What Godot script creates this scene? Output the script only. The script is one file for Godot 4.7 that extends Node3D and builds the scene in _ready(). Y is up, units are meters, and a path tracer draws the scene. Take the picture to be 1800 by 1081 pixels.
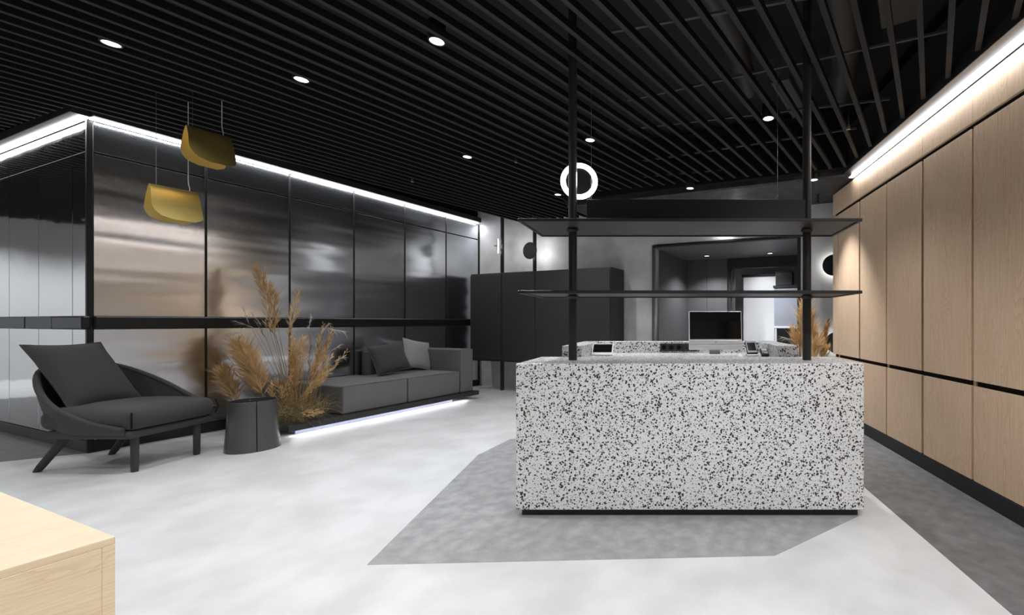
extends Node3D

# Reception hall. y up, metres, camera looks along -z. "L" frame: the metal-clad block; its corner is the origin,
# local x runs along the long metal wall away from the camera, local z points out of that wall into the room.
const LC := Vector3(-5.80, 0, -4.296)
const LA := 1.19817                      # 68.65 degrees
const SLAT_DIR := Vector3(0.603, 0, -1.0)
var rng := RandomNumberGenerator.new()
var M := {}
var names := {}
var downlight_proto: Node3D = null

func _ready() -> void:
	rng.seed = 7
	setup_camera_and_world()
	make_materials()
	build_shell()
	build_left_wall()
	build_right_wall()
	build_back()
	build_ceiling()
	build_lights()
	build_desk()
	build_shelf_rack()
	build_desk_items()
	build_sofa()
	build_chair()
	build_side_table()
	build_pendants()
	build_wood_counter()
	build_cabinet()
	build_disc_lamps()
	build_plants()
	build_ceiling_details()

# ---------------------------------------------------------------- camera, world
func setup_camera_and_world() -> void:
	var cam := Camera3D.new()
	cam.name = "camera"
	var near := 0.05
	cam.projection = Camera3D.PROJECTION_FRUSTUM
	cam.keep_aspect = Camera3D.KEEP_HEIGHT
	cam.near = near
	cam.far = 60.0
	cam.size = near * 1081.0 / 760.0
	cam.frustum_offset = Vector2(near * (900.0 - 1182.0) / 760.0, near * (566.0 - 540.5) / 760.0)
	cam.position = Vector3(0, 1.3, 0)
	add_child(cam)
	cam.current = true
	var env := Environment.new()
	env.background_mode = Environment.BG_COLOR
	env.background_color = Color(0.02, 0.02, 0.02)
	env.tonemap_mode = Environment.TONE_MAPPER_LINEAR
	env.tonemap_exposure = 1.0
	env.sdfgi_enabled = true
	env.ssao_enabled = true
	env.ssil_enabled = true
	var we := WorldEnvironment.new()
	we.name = "world"
	we.environment = env
	add_child(we)

# ---------------------------------------------------------------- materials
func lin(r: float, g: float, b: float) -> Color:
	return Color(r, g, b).linear_to_srgb()

func mat(called: String, c: Color, rough := 0.5, metal := 0.0) -> StandardMaterial3D:
	var m := StandardMaterial3D.new()
	m.resource_name = called
	m.albedo_color = c
	m.roughness = rough
	m.metallic = metal
	M[called] = m
	return m

func glow(called: String, c: Color, e: float) -> StandardMaterial3D:
	var m := mat(called, Color(0.9, 0.9, 0.9), 0.5)
	m.emission_enabled = true
	m.emission = c
	m.emission_energy_multiplier = e
	return m

func noise_tex(freq: float, octaves: int, ramp_a: Color, ramp_b: Color, size := 512, sd := 1, lo := 0.25, hi := 0.75, kind := FastNoiseLite.TYPE_SIMPLEX_SMOOTH) -> NoiseTexture2D:
	var n := FastNoiseLite.new()
	n.noise_type = kind
	n.seed = sd
	n.frequency = freq
	n.fractal_octaves = octaves
	var t := NoiseTexture2D.new()
	t.width = size
	t.height = size
	t.seamless = true
	t.noise = n
	var g := Gradient.new()
	g.offsets = PackedFloat32Array([lo, hi])
	g.colors = PackedColorArray([ramp_a, ramp_b])
	t.color_ramp = g
	return t

func normal_tex(freq: float, octaves: int, strength: float, size := 512, sd := 3) -> NoiseTexture2D:
	var n := FastNoiseLite.new()
	n.seed = sd
	n.frequency = freq
	n.fractal_octaves = octaves
	var t := NoiseTexture2D.new()
	t.width = size
	t.height = size
	t.seamless = true
	t.as_normal_map = true
	t.bump_strength = strength
	t.noise = n
	return t

func terrazzo_image() -> Image:
	var n := 1024
	var im := Image.create(n, n, false, Image.FORMAT_RGB8)
	im.fill(lin(0.83, 0.83, 0.83))
	var r := RandomNumberGenerator.new()
	r.seed = 11
	for k in 12500:
		var q := r.randf()
		var rad := 0.9 + 6.8 * pow(q, 5.0) + r.randf() * 1.3
		var cx := r.randf() * n
		var cy := r.randf() * n
		var tone := 0.006 + 0.03 * r.randf()
		if r.randf() < 0.12:
			tone = 0.13 + 0.12 * r.randf()
		var col := lin(tone, tone, tone * 0.98)
		# convex chip: cut by 5 random half planes
		var cuts := []
		var a0 := r.randf() * TAU
		for j in 5:
			var a := a0 + TAU * j / 5.0 + r.randf_range(-0.45, 0.45)
			cuts.append(Vector3(cos(a), sin(a), rad * r.randf_range(0.55, 1.0)))
		var e := int(ceil(rad))
		for dy in range(-e, e + 1):
			for dx in range(-e, e + 1):
				var inside := dx * dx + dy * dy <= rad * rad
				if inside:
					for cc in cuts:
						if dx * cc.x + dy * cc.y > cc.z:
							inside = false
							break
				if inside:
					im.set_pixel(posmod(int(cx) + dx, n), posmod(int(cy) + dy, n), col)
	return im

func wood_image(ca: Color, cb: Color, sd: int) -> Image:
	var w := 512
	var h := 1024
	var im := Image.create(w, h, false, Image.FORMAT_RGB8)
	var n1 := FastNoiseLite.new()
	n1.seed = sd
	n1.frequency = 0.11
	n1.fractal_octaves = 3
	var n2 := FastNoiseLite.new()
	n2.seed = sd + 5
	n2.frequency = 0.006
	n2.fractal_octaves = 2
	var n3 := FastNoiseLite.new()
	n3.seed = sd + 9
	n3.frequency = 0.02
	for y in h:
		for x in w:
			var fine := n1.get_noise_2d(x * 1.6, y * 0.03)
			var big := n2.get_noise_2d(x * 1.0, y * 0.22)
			var wob := n3.get_noise_2d(x * 0.7, y * 0.12)
			var t := x / 42.0 + big * 9.0 + wob * 0.6
			var ring: float = t - floorf(t)
			ring = pow(ring, 2.6) * (0.45 + 0.55 * clampf(0.5 + big * 1.6, 0.0, 1.0))
			var k := clampf(0.28 + fine * 0.42 + ring * 0.5, 0.0, 1.0)
			im.set_pixel(x, y, ca.lerp(cb, k))
	return im

func make_materials() -> void:
	var dark := mat("black_powder_coat", lin(0.022, 0.022, 0.023), 0.42)
	dark.metallic_specular = 0.4
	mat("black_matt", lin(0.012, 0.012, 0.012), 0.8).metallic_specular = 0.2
	mat("slat_lit_grey", lin(0.042, 0.042, 0.0425), 0.6).metallic_specular = 0.12  # lighter tone for slat undersides, floor light put into the colour
	mat("plenum_black", lin(0.012, 0.012, 0.012), 0.9)
	mat("duct_dark", lin(0.035, 0.035, 0.036), 0.45)
	mat("rail_grey", lin(0.07, 0.07, 0.07), 0.5)
	mat("charcoal_cabinet", lin(0.028, 0.028, 0.029), 0.6)
	mat("charcoal_panel", lin(0.075, 0.075, 0.077), 0.5)
	mat("white_plaster", lin(0.68, 0.68, 0.68), 0.8)
	mat("white_lacquer", lin(0.72, 0.72, 0.73), 0.35)
	mat("pale_blue_panel", lin(0.30, 0.31, 0.36), 0.35)
	mat("white_plastic", lin(0.9, 0.9, 0.9), 0.35)
	mat("silver_plastic", lin(0.55, 0.55, 0.56), 0.35)
	var sc := mat("screen_black", lin(0.008, 0.008, 0.008), 0.08)
	sc.metallic_specular = 0.5
	mat("keys_grey", lin(0.5, 0.5, 0.5), 0.5)
	mat("dark_keys", lin(0.02, 0.02, 0.022), 0.4)
	mat("steel_wire", lin(0.35, 0.35, 0.35), 0.35, 1.0)
	mat("white_cord", lin(0.7, 0.68, 0.66), 0.6)
	mat("red_mark", lin(0.6, 0.12, 0.08), 0.5)
	mat("blue_film", lin(0.22, 0.23, 0.31), 0.4)
	var table_m := mat("side_table_metal", lin(0.06, 0.06, 0.063), 0.27)
	table_m.metallic_specular = 0.6
	# metal walls
	var st := mat("brushed_steel", lin(0.76, 0.79, 0.835), 0.18, 1.0)
	st.normal_enabled = true
	st.normal_texture = normal_tex(0.012, 2, 2.2, 512, 21)
	st.normal_scale = 0.42
	st.uv1_scale = Vector3(0.045, 0.55, 1)
	var st2 := mat("polished_steel", lin(0.66, 0.67, 0.68), 0.07, 1.0)
	st2.normal_enabled = true
	st2.normal_texture = st.normal_texture
	st2.normal_scale = 0.10
	st2.uv1_scale = Vector3(0.35, 0.6, 1)
	# brass
	mat("satin_brass", lin(0.47, 0.365, 0.12), 0.38, 0.8)
	# floor
	var fl := mat("light_screed", Color.WHITE, 0.38)
	fl.albedo_texture = noise_tex(0.006, 5, lin(0.56, 0.56, 0.558), lin(0.67, 0.67, 0.668), 1024, 4, 0.2, 0.8)
	fl.uv1_triplanar = true
	fl.uv1_world_triplanar = true
	fl.uv1_scale = Vector3(0.28, 0.28, 0.28)
	fl.metallic_specular = 0.4
	var fg := mat("grey_screed", Color.WHITE, 0.45)
	fg.albedo_texture = noise_tex(0.012, 6, lin(0.27, 0.27, 0.27), lin(0.38, 0.38, 0.378), 1024, 9, 0.15, 0.9)
	fg.uv1_triplanar = true
	fg.uv1_world_triplanar = true
	fg.uv1_scale = Vector3(0.6, 0.6, 0.6)
	fg.metallic_specular = 0.35
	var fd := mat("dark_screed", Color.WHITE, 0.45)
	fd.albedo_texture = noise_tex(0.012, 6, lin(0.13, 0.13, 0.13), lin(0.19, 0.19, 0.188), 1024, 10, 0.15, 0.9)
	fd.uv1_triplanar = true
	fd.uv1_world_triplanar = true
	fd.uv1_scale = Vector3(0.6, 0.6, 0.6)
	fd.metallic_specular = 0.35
	var cw := mat("concrete_white", Color.WHITE, 0.75)
	cw.albedo_texture = noise_tex(0.007, 5, lin(0.56, 0.56, 0.56), lin(0.72, 0.72, 0.72), 512, 14)
	cw.uv1_triplanar = true
	cw.uv1_world_triplanar = true
	cw.uv1_scale = Vector3(0.5, 0.5, 0.5)
	var cd := mat("concrete_dark", Color.WHITE, 0.5)
	cd.albedo_texture = noise_tex(0.01, 5, lin(0.01, 0.01, 0.01), lin(0.04, 0.04, 0.04), 512, 15)
	cd.uv1_triplanar = true
	cd.uv1_world_triplanar = true
	cd.uv1_scale = Vector3(0.8, 0.8, 0.8)
	# terrazzo
	var tz := mat("terrazzo", Color.WHITE, 0.35)
	tz.albedo_texture = ImageTexture.create_from_image(terrazzo_image())
	tz.uv1_triplanar = true
	tz.uv1_world_triplanar = true
	tz.uv1_triplanar_sharpness = 8.0
	tz.uv1_scale = Vector3(0.95, 0.95, 0.95)
	# wood
	var wi := ImageTexture.create_from_image(wood_image(Color(0.89, 0.785, 0.675), Color(0.775, 0.645, 0.51), 31))
	var w1 := mat("oak_panel", Color.WHITE, 0.5)
	w1.albedo_texture = wi
	w1.uv1_scale = Vector3(1.35, 0.5, 1)
	var w2 := mat("oak_counter", Color.WHITE, 0.42)
	var wc := wood_image(Color(0.945, 0.87, 0.755), Color(0.86, 0.755, 0.60), 47)
	wc.rotate_90(CLOCKWISE)
	w2.albedo_texture = ImageTexture.create_from_image(wc)
	w2.uv1_scale = Vector3(0.8, 2.2, 1)
	mat("oak_edge", lin(0.42, 0.28, 0.18), 0.6)
	# fabric
	for f in [["fabric_charcoal", 0.045], ["fabric_sofa", 0.15], ["fabric_cushion_dark", 0.075], ["fabric_cushion_light", 0.42]]:
		var m := mat(f[0], lin(f[1], f[1], f[1] * 0.99), 0.9)
		m.rim_enabled = true
		m.rim = 0.25
		m.normal_enabled = true
		if not M.has("weave"):
			M["weave"] = normal_tex(0.22, 3, 3.0, 256, 77)
		m.normal_texture = M["weave"]
		m.normal_scale = 0.35
		m.uv1_triplanar = true
		m.uv1_scale = Vector3(3, 3, 3)
	mat("piping_grey", lin(0.13, 0.13, 0.13), 0.9)
	mat("piping_light", lin(0.42, 0.42, 0.42), 0.9)
	# dried grass
	for g in [["plume_gold", 0.96, 0.72, 0.40], ["plume_cream", 0.96, 0.78, 0.49], ["plume_brown", 0.58, 0.35, 0.16], ["plume_tan", 0.88, 0.62, 0.32], ["wisp_grey", 0.66, 0.61, 0.54], ["stem_olive", 0.17, 0.13, 0.055], ["stem_straw", 0.42, 0.29, 0.12]]:
		var m := mat(g[0], lin(g[1], g[2], g[3]), 0.85)
		m.vertex_color_use_as_albedo = true
		m.backlight_enabled = true
		m.backlight = Color(0.35, 0.35, 0.35)
		m.cull_mode = BaseMaterial3D.CULL_DISABLED
	# glowing faces
	glow("led_white", Color(0.99, 0.99, 1.0), 10.0)
	glow("downlight_lens", Color(0.99, 0.99, 1.0), 3.0)
	glow("led_ring", Color(1.0, 0.98, 0.95), 6.0)
	glow("pendant_led", Color(1.0, 0.9, 0.72), 1.0)

# ---------------------------------------------------------------- mesh helpers
func mb() -> SurfaceTool:
	var st := SurfaceTool.new()
	st.begin(Mesh.PRIMITIVE_TRIANGLES)
	return st

func numbered(called: String) -> String:
	if not names.has(called):
		names[called] = 0
		return called
	names[called] += 1
	return "%s_%03d" % [called, names[called]]

func tag(o: Node, label: String, category: String, group := "", kind := "") -> void:
	o.set_meta("label", label)
	o.set_meta("category", category)
	if group != "":
		o.set_meta("group", group)
	if kind != "":
		o.set_meta("kind", kind)

func thing(called: String, label: String, category: String, at := Vector3.ZERO, turn := 0.0, group := "", kind := "") -> Node3D:
	var o := Node3D.new()
	o.name = numbered(called)
	add_child(o, true)
	o.position = at
	o.rotation.y = turn
	tag(o, label, category, group, kind)
	return o

func obj(called: String, st: SurfaceTool, m: Material, parent: Node) -> MeshInstance3D:
	return inst(called, st.commit(), m, parent)

func inst(called: String, mesh: Mesh, m: Material, parent: Node) -> MeshInstance3D:
	var o := MeshInstance3D.new()
	o.name = called if parent != self else numbered(called)
	o.mesh = mesh
	o.material_override = m
	parent.add_child(o, true)
	return o

func uv_of(p: Vector3, n: Vector3) -> Vector2:
	var a := n.abs()
	if a.x >= a.y and a.x >= a.z:
		return Vector2(p.z, -p.y)
	if a.y >= a.z:
		return Vector2(p.x, p.z)
	return Vector2(p.x, -p.y)

func tri(st: SurfaceTool, a: Vector3, b: Vector3, c: Vector3, n: Vector3, uo := Vector2.ZERO) -> void:
	var q := [a, b, c] if (b - a).cross(c - a).dot(n) < 0.0 else [a, c, b]
	for p in q:
		st.set_normal(n)
		st.set_uv(uv_of(p, n) + uo)
		st.add_vertex(p)

func quad(st: SurfaceTool, a: Vector3, b: Vector3, c: Vector3, d: Vector3, n: Vector3, uo := Vector2.ZERO) -> void:
	tri(st, a, b, c, n, uo)
	tri(st, a, c, d, n, uo)

# chamfered box
func cbox(st: SurfaceTool, c: Vector3, s: Vector3, b := 0.004, uo := Vector2.ZERO) -> SurfaceTool:
	var h := s * 0.5
	b = minf(b, minf(h.x, minf(h.y, h.z)) * 0.8)
	for ax in 3:
		var u := (ax + 1) % 3
		var v := (ax + 2) % 3
		for sg in [-1.0, 1.0]:
			var p := []
			for k in [[-1, -1], [1, -1], [1, 1], [-1, 1]]:
				var q := Vector3.ZERO
				q[ax] = sg * h[ax]
				q[u] = k[0] * (h[u] - b)
				q[v] = k[1] * (h[v] - b)
				p.append(c + q)
			var n := Vector3.ZERO
			n[ax] = sg
			quad(st, p[0], p[1], p[2], p[3], n, uo)
			if b > 0.0005:
				for sv in [-1.0, 1.0]:
					# edge between ax and u, running along v
					var e := []
					for k in [[0, -1], [0, 1], [1, 1], [1, -1]]:
						var q := Vector3.ZERO
						q[ax] = sg * (h[ax] - (b if k[0] else 0.0))
						q[u] = sv * (h[u] - (0.0 if k[0] else b))
						q[v] = k[1] * (h[v] - b)
						e.append(c + q)
					var m := Vector3.ZERO
					m[ax] = sg
					m[u] = sv
					quad(st, e[0], e[1], e[2], e[3], m.normalized(), uo)
	if b > 0.0005:
		for sx in [-1.0, 1.0]:
			for sy in [-1.0, 1.0]:
				for sz in [-1.0, 1.0]:
					var g := Vector3(sx, sy, sz)
					var k := c + g * h
					tri(st, k - Vector3(0, sy, sz) * b, k - Vector3(sx, 0, sz) * b, k - Vector3(sx, sy, 0) * b, g.normalized(), uo)
	return st

func box(called: String, c: Vector3, s: Vector3, m: Material, parent: Node, b := 0.004, uo := Vector2.ZERO) -> MeshInstance3D:
	return obj(called, cbox(mb(), c, s, b, uo), m, parent)

# smooth grid from rows of points
func grid(st: SurfaceTool, rows: Array, flip := false, closed := false) -> SurfaceTool:
	var nr := rows.size()
	var nc: int = rows[0].size()
	var nm := []
	for i in nr:
		var line := []
		for j in nc:
			var ja := j - 1
			var jb := j + 1
			if closed:
				ja = nc - 2 if j == 0 else j - 1
				jb = 1 if j == nc - 1 else j + 1
			else:
				ja = maxi(ja, 0)
				jb = mini(jb, nc - 1)
			var du: Vector3 = rows[i][jb] - rows[i][ja]
			var dv: Vector3 = rows[mini(i + 1, nr - 1)][j] - rows[maxi(i - 1, 0)][j]
			var n := du.cross(dv)
			if n.length() < 1e-12:
				n = Vector3.UP
			line.append(n.normalized() * (-1.0 if flip else 1.0))
		nm.append(line)
	for i in nr - 1:
		for j in nc - 1:
			for t in [[0, 0, 0, 1, 1, 1], [0, 0, 1, 1, 1, 0]]:
				var a: Vector3 = rows[i + t[0]][j + t[1]]
				var b: Vector3 = rows[i + t[2]][j + t[3]]
				var c: Vector3 = rows[i + t[4]][j + t[5]]
				var ns: Vector3 = nm[i + t[0]][j + t[1]] + nm[i + t[2]][j + t[3]] + nm[i + t[4]][j + t[5]]
				var order := [[t[0], t[1]], [t[2], t[3]], [t[4], t[5]]] if (b - a).cross(c - a).dot(ns) < 0.0 else [[t[0], t[1]], [t[4], t[5]], [t[2], t[3]]]
				for o in order:
					st.set_normal(nm[i + o[0]][j + o[1]])
					st.set_uv(Vector2(float(j + o[1]) / (nc - 1), float(i + o[0]) / (nr - 1)))
					st.add_vertex(rows[i + o[0]][j + o[1]])
	return st

func tube(st: SurfaceTool, pts: Array, r0: float, sides := 10, r1 := -1.0, caps := true) -> SurfaceTool:
	if r1 < 0.0:
		r1 = r0
	var rows := []
	var up := Vector3.UP
	var n := pts.size()
	for i in n:
		var t: Vector3 = (pts[mini(i + 1, n - 1)] - pts[maxi(i - 1, 0)]).normalized()
		if absf(t.dot(up)) > 0.95:
			up = Vector3.RIGHT if absf(t.x) < 0.9 else Vector3.BACK
		var a := t.cross(up).normalized()
		var b := a.cross(t).normalized()
		up = b
		var r := lerpf(r0, r1, float(i) / maxi(n - 1, 1))
		var row := []
		for k in sides + 1:
			var g := TAU * k / sides
			row.append(pts[i] + (a * cos(g) + b * sin(g)) * r)
		rows.append(row)
	grid(st, rows, false, true)
	if caps:
		for e in [0, n - 1]:
			var d: Vector3 = (pts[0] - pts[1]).normalized() if e == 0 else (pts[n - 1] - pts[n - 2]).normalized()
			for k in sides:
				tri(st, pts[e], rows[e][k], rows[e][k + 1], d)
	return st

# profile: array of Vector2(radius, y)
func lathe(st: SurfaceTool, prof: Array, segs := 32, c := Vector3.ZERO, a0 := 0.0, a1 := TAU) -> SurfaceTool:
	var full := a1 - a0 > TAU - 0.001
	for i in prof.size() - 1:
		var rows := []
		for e in 2:
			var p: Vector2 = prof[i + e]
			var row := []
			for k in segs + 1:
				var g := lerpf(a0, a1, float(k) / segs)
				row.append(c + Vector3(cos(g) * p.x, p.y, sin(g) * p.x))
			rows.append(row)
		grid(st, rows, false, full)
	return st

func disc_mesh(r: float, t: float, segs := 40) -> SurfaceTool:
	# flat round plate facing +z, rounded rim
	var st := mb()
	var b := minf(t * 0.35, 0.004)
	var prof := [Vector2(0.0001, -t / 2), Vector2(r - b, -t / 2), Vector2(r, -t / 2 + b), Vector2(r, t / 2 - b), Vector2(r - b, t / 2), Vector2(0.0001, t / 2)]
	for i in prof.size() - 1:
		var rows := []
		for e in 2:
			var row := []
			for k in segs + 1:
				var g := TAU * k / segs
				row.append(Vector3(cos(g) * prof[i + e].x, sin(g) * prof[i + e].x, prof[i + e].y))
			rows.append(row)
		grid(st, rows, false, true)
	return st

func torus(st: SurfaceTool, r: float, tr: float, segs := 48, sides := 10, flat := 1.0) -> SurfaceTool:
	var rows := []
	for i in sides + 1:
		var b := TAU * i / sides
		var row := []
		for k in segs + 1:
			var g := TAU * k / segs
			var q := r + tr * cos(b)
			row.append(Vector3(cos(g) * q, sin(g) * q, sin(b) * tr * flat))
		rows.append(row)
	return grid(st, rows, false, true)

# soft upholstered block: rounded edges, optional crown on top
func softbox(st: SurfaceTool, c: Vector3, s: Vector3, r: float, crown := 0.0, belly := 0.0) -> SurfaceTool:
	var h := s * 0.5
	var stops := []
	var n := 9
	for ax in 3:
		var u := (ax + 1) % 3
		var v := (ax + 2) % 3
		for sg in [-1.0, 1.0]:
			var rows := []
			for i in n + 1:
				var row := []
				for j in n + 1:
					var q := Vector3.ZERO
					q[ax] = sg * h[ax]
					q[u] = h[u] * soft_stop(i, n, h[u], r)
					q[v] = h[v] * soft_stop(j, n, h[v], r)
					var inner := Vector3(clampf(q.x, -h.x + r, h.x - r), clampf(q.y, -h.y + r, h.y - r), clampf(q.z, -h.z + r, h.z - r))
					var d := q - inner
					var p := inner + (d.normalized() * r if d.length() > 1e-6 else Vector3.ZERO)
					var fx := 1.0 - pow(absf(p.x) / h.x, 2.0)
					var fz := 1.0 - pow(absf(p.z) / h.z, 2.0)
					var fy := 1.0 - pow(absf(p.y) / h.y, 2.0)
					if p.y > 0.0:
						p.y += crown * fx * fz * (p.y / h.y)
					if belly > 0.0:
						p.x += signf(p.x) * belly * fy * fz * absf(p.x) / h.x
						p.z += signf(p.z) * belly * fy * fx * absf(p.z) / h.z
					row.append(c + p)
				rows.append(row)
			grid(st, rows, sg < 0.0)
	return st

func soft_stop(i: int, n: int, h: float, r: float) -> float:
	# parameter -1..1 with three stops inside each rounded margin
	var k: float = r / h
	var t := [-1.0, -1.0 + k * 0.35, -1.0 + k * 0.7, -1.0 + k, -0.33 * (1.0 - k), 0.33 * (1.0 - k), 1.0 - k, 1.0 - k * 0.7, 1.0 - k * 0.35, 1.0]
	return t[i]

# scatter cushion in the xy plane, thickness along z
func pillow(st: SurfaceTool, w: float, h: float, t: float, seam := 0.02) -> SurfaceTool:
	var n := 18
	for side in [-1.0, 1.0]:
		var rows := []
		for i in n + 1:
			var row := []
			for j in n + 1:
				var u := 2.0 * j / n - 1.0
				var v := 2.0 * i / n - 1.0
				var pin := 1.0 - 0.045 * (1.0 - pow(absf(v), 2.0)) * pow(absf(u), 3.0) * 1.6
				var pin2 := 1.0 - 0.045 * (1.0 - pow(absf(u), 2.0)) * pow(absf(v), 3.0) * 1.6
				var f := pow(maxf(0.0, 1.0 - pow(absf(u), 2.6)), 0.55) * pow(maxf(0.0, 1.0 - pow(absf(v), 2.6)), 0.55)
				row.append(Vector3(u * w * 0.5 * pin, v * h * 0.5 * pin2, side * (t * 0.5 * f + 0.003)))
			rows.append(row)
		grid(st, rows, side < 0.0)
	return st

func pillow_edge(w: float, h: float) -> Array:
	var pts := []
	var n := 14
	for e in 4:
		for k in n:
			var s := 2.0 * k / n - 1.0
			var u: float = [s, 1.0, -s, -1.0][e]
			var v: float = [-1.0, s, 1.0, -s][e]
			var pin := 1.0 - 0.072 * (1.0 - v * v) * pow(absf(u), 3.0)
			var pin2 := 1.0 - 0.072 * (1.0 - u * u) * pow(absf(v), 3.0)
			pts.append(Vector3(u * w * 0.5 * pin, v * h * 0.5 * pin2, 0))
	pts.append(pts[0])
	pts.append(pts[1])
	return pts

# upright prism over a floor polygon given as Vector2(x, z)
func prism(st: SurfaceTool, poly: PackedVector2Array, y0: float, y1: float) -> SurfaceTool:
	var ids := Geometry2D.triangulate_polygon(poly)
	for k in range(0, ids.size(), 3):
		for yy in [[y1, Vector3.UP], [y0, Vector3.DOWN]]:
			tri(st, Vector3(poly[ids[k]].x, yy[0], poly[ids[k]].y), Vector3(poly[ids[k + 1]].x, yy[0], poly[ids[k + 1]].y), Vector3(poly[ids[k + 2]].x, yy[0], poly[ids[k + 2]].y), yy[1])
	var cw := Geometry2D.is_polygon_clockwise(poly)
	for k in poly.size():
		var a := poly[k]
		var b := poly[(k + 1) % poly.size()]
		var d := (b - a).normalized()
		var n := Vector3(d.y, 0, -d.x) * (-1.0 if cw else 1.0)
		quad(st, Vector3(a.x, y0, a.y), Vector3(b.x, y0, b.y), Vector3(b.x, y1, b.y), Vector3(a.x, y1, a.y), n)
	return st

func lpos(x: float, y: float, z: float) -> Vector3:
	return LC + Basis(Vector3.UP, LA) * Vector3(x, y, z)

func to_l(p: Vector3) -> Vector3:
	return Basis(Vector3.UP, -LA) * (p - LC)

# ---------------------------------------------------------------- shell
func build_shell() -> void:
	var f := thing("floor", "pale microcement floor with darker grey inlaid fields", "floor", Vector3.ZERO, 0, "", "structure")
	box("light_field", Vector3(-6.2, -0.06, -2.6), Vector3(21.6, 0.12, 18.4), M.light_screed, f, 0.0)
	var desk_field := PackedVector2Array([Vector2(-1.635, -2.314), Vector2(0.569, -2.404), Vector2(1.25, -2.897), Vector2(1.12, -4.6), Vector2(-1.5, -4.86), Vector2(-1.80, -4.80), Vector2(-1.90, -4.22)])
	obj("grey_field", prism(mb(), desk_field, -0.01, 0.0015), M.grey_screed, f)
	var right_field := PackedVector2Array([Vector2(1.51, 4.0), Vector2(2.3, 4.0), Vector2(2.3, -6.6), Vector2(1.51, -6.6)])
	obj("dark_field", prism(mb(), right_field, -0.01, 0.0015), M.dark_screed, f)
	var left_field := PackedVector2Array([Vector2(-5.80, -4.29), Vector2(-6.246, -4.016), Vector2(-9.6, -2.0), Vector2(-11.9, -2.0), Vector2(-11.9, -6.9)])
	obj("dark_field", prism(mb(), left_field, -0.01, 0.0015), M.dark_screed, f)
	var c := box("ceiling", Vector3(-6.2, 4.0, -2.6), Vector3(21.6, 0.15, 18.4), M.plenum_black, self, 0.0)
	tag(c, "black painted slab above the slatted ceiling", "ceiling", "", "structure")
	var o := box("wall_outer_left", Vector3(-16.1, 1.95, -2.6), Vector3(0.2, 4.0, 18.4), M.white_plaster, self, 0.0)
	tag(o, "plain white wall across the hall from the wood panelling", "wall", "", "structure")
	o = box("wall_front", Vector3(-6.2, 1.95, 4.6), Vector3(20.0, 4.0, 0.2), M.white_plaster, self, 0.0)
	tag(o, "plain white wall facing the reception desk", "wall", "", "structure")
	o = box("wall_outer_back", Vector3(-6.2, 1.95, -11.7), Vector3(20.0, 4.0, 0.2), M.white_plaster, self, 0.0)
	tag(o, "plain white wall behind the metal block", "wall", "", "structure")
	o = box("wall_outer_right", Vector3(4.5, 1.95, -8.9), Vector3(0.2, 4.0, 5.8), M.white_plaster, self, 0.0)
	tag(o, "plain white wall beyond the dark passage", "wall", "", "structure")

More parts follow.
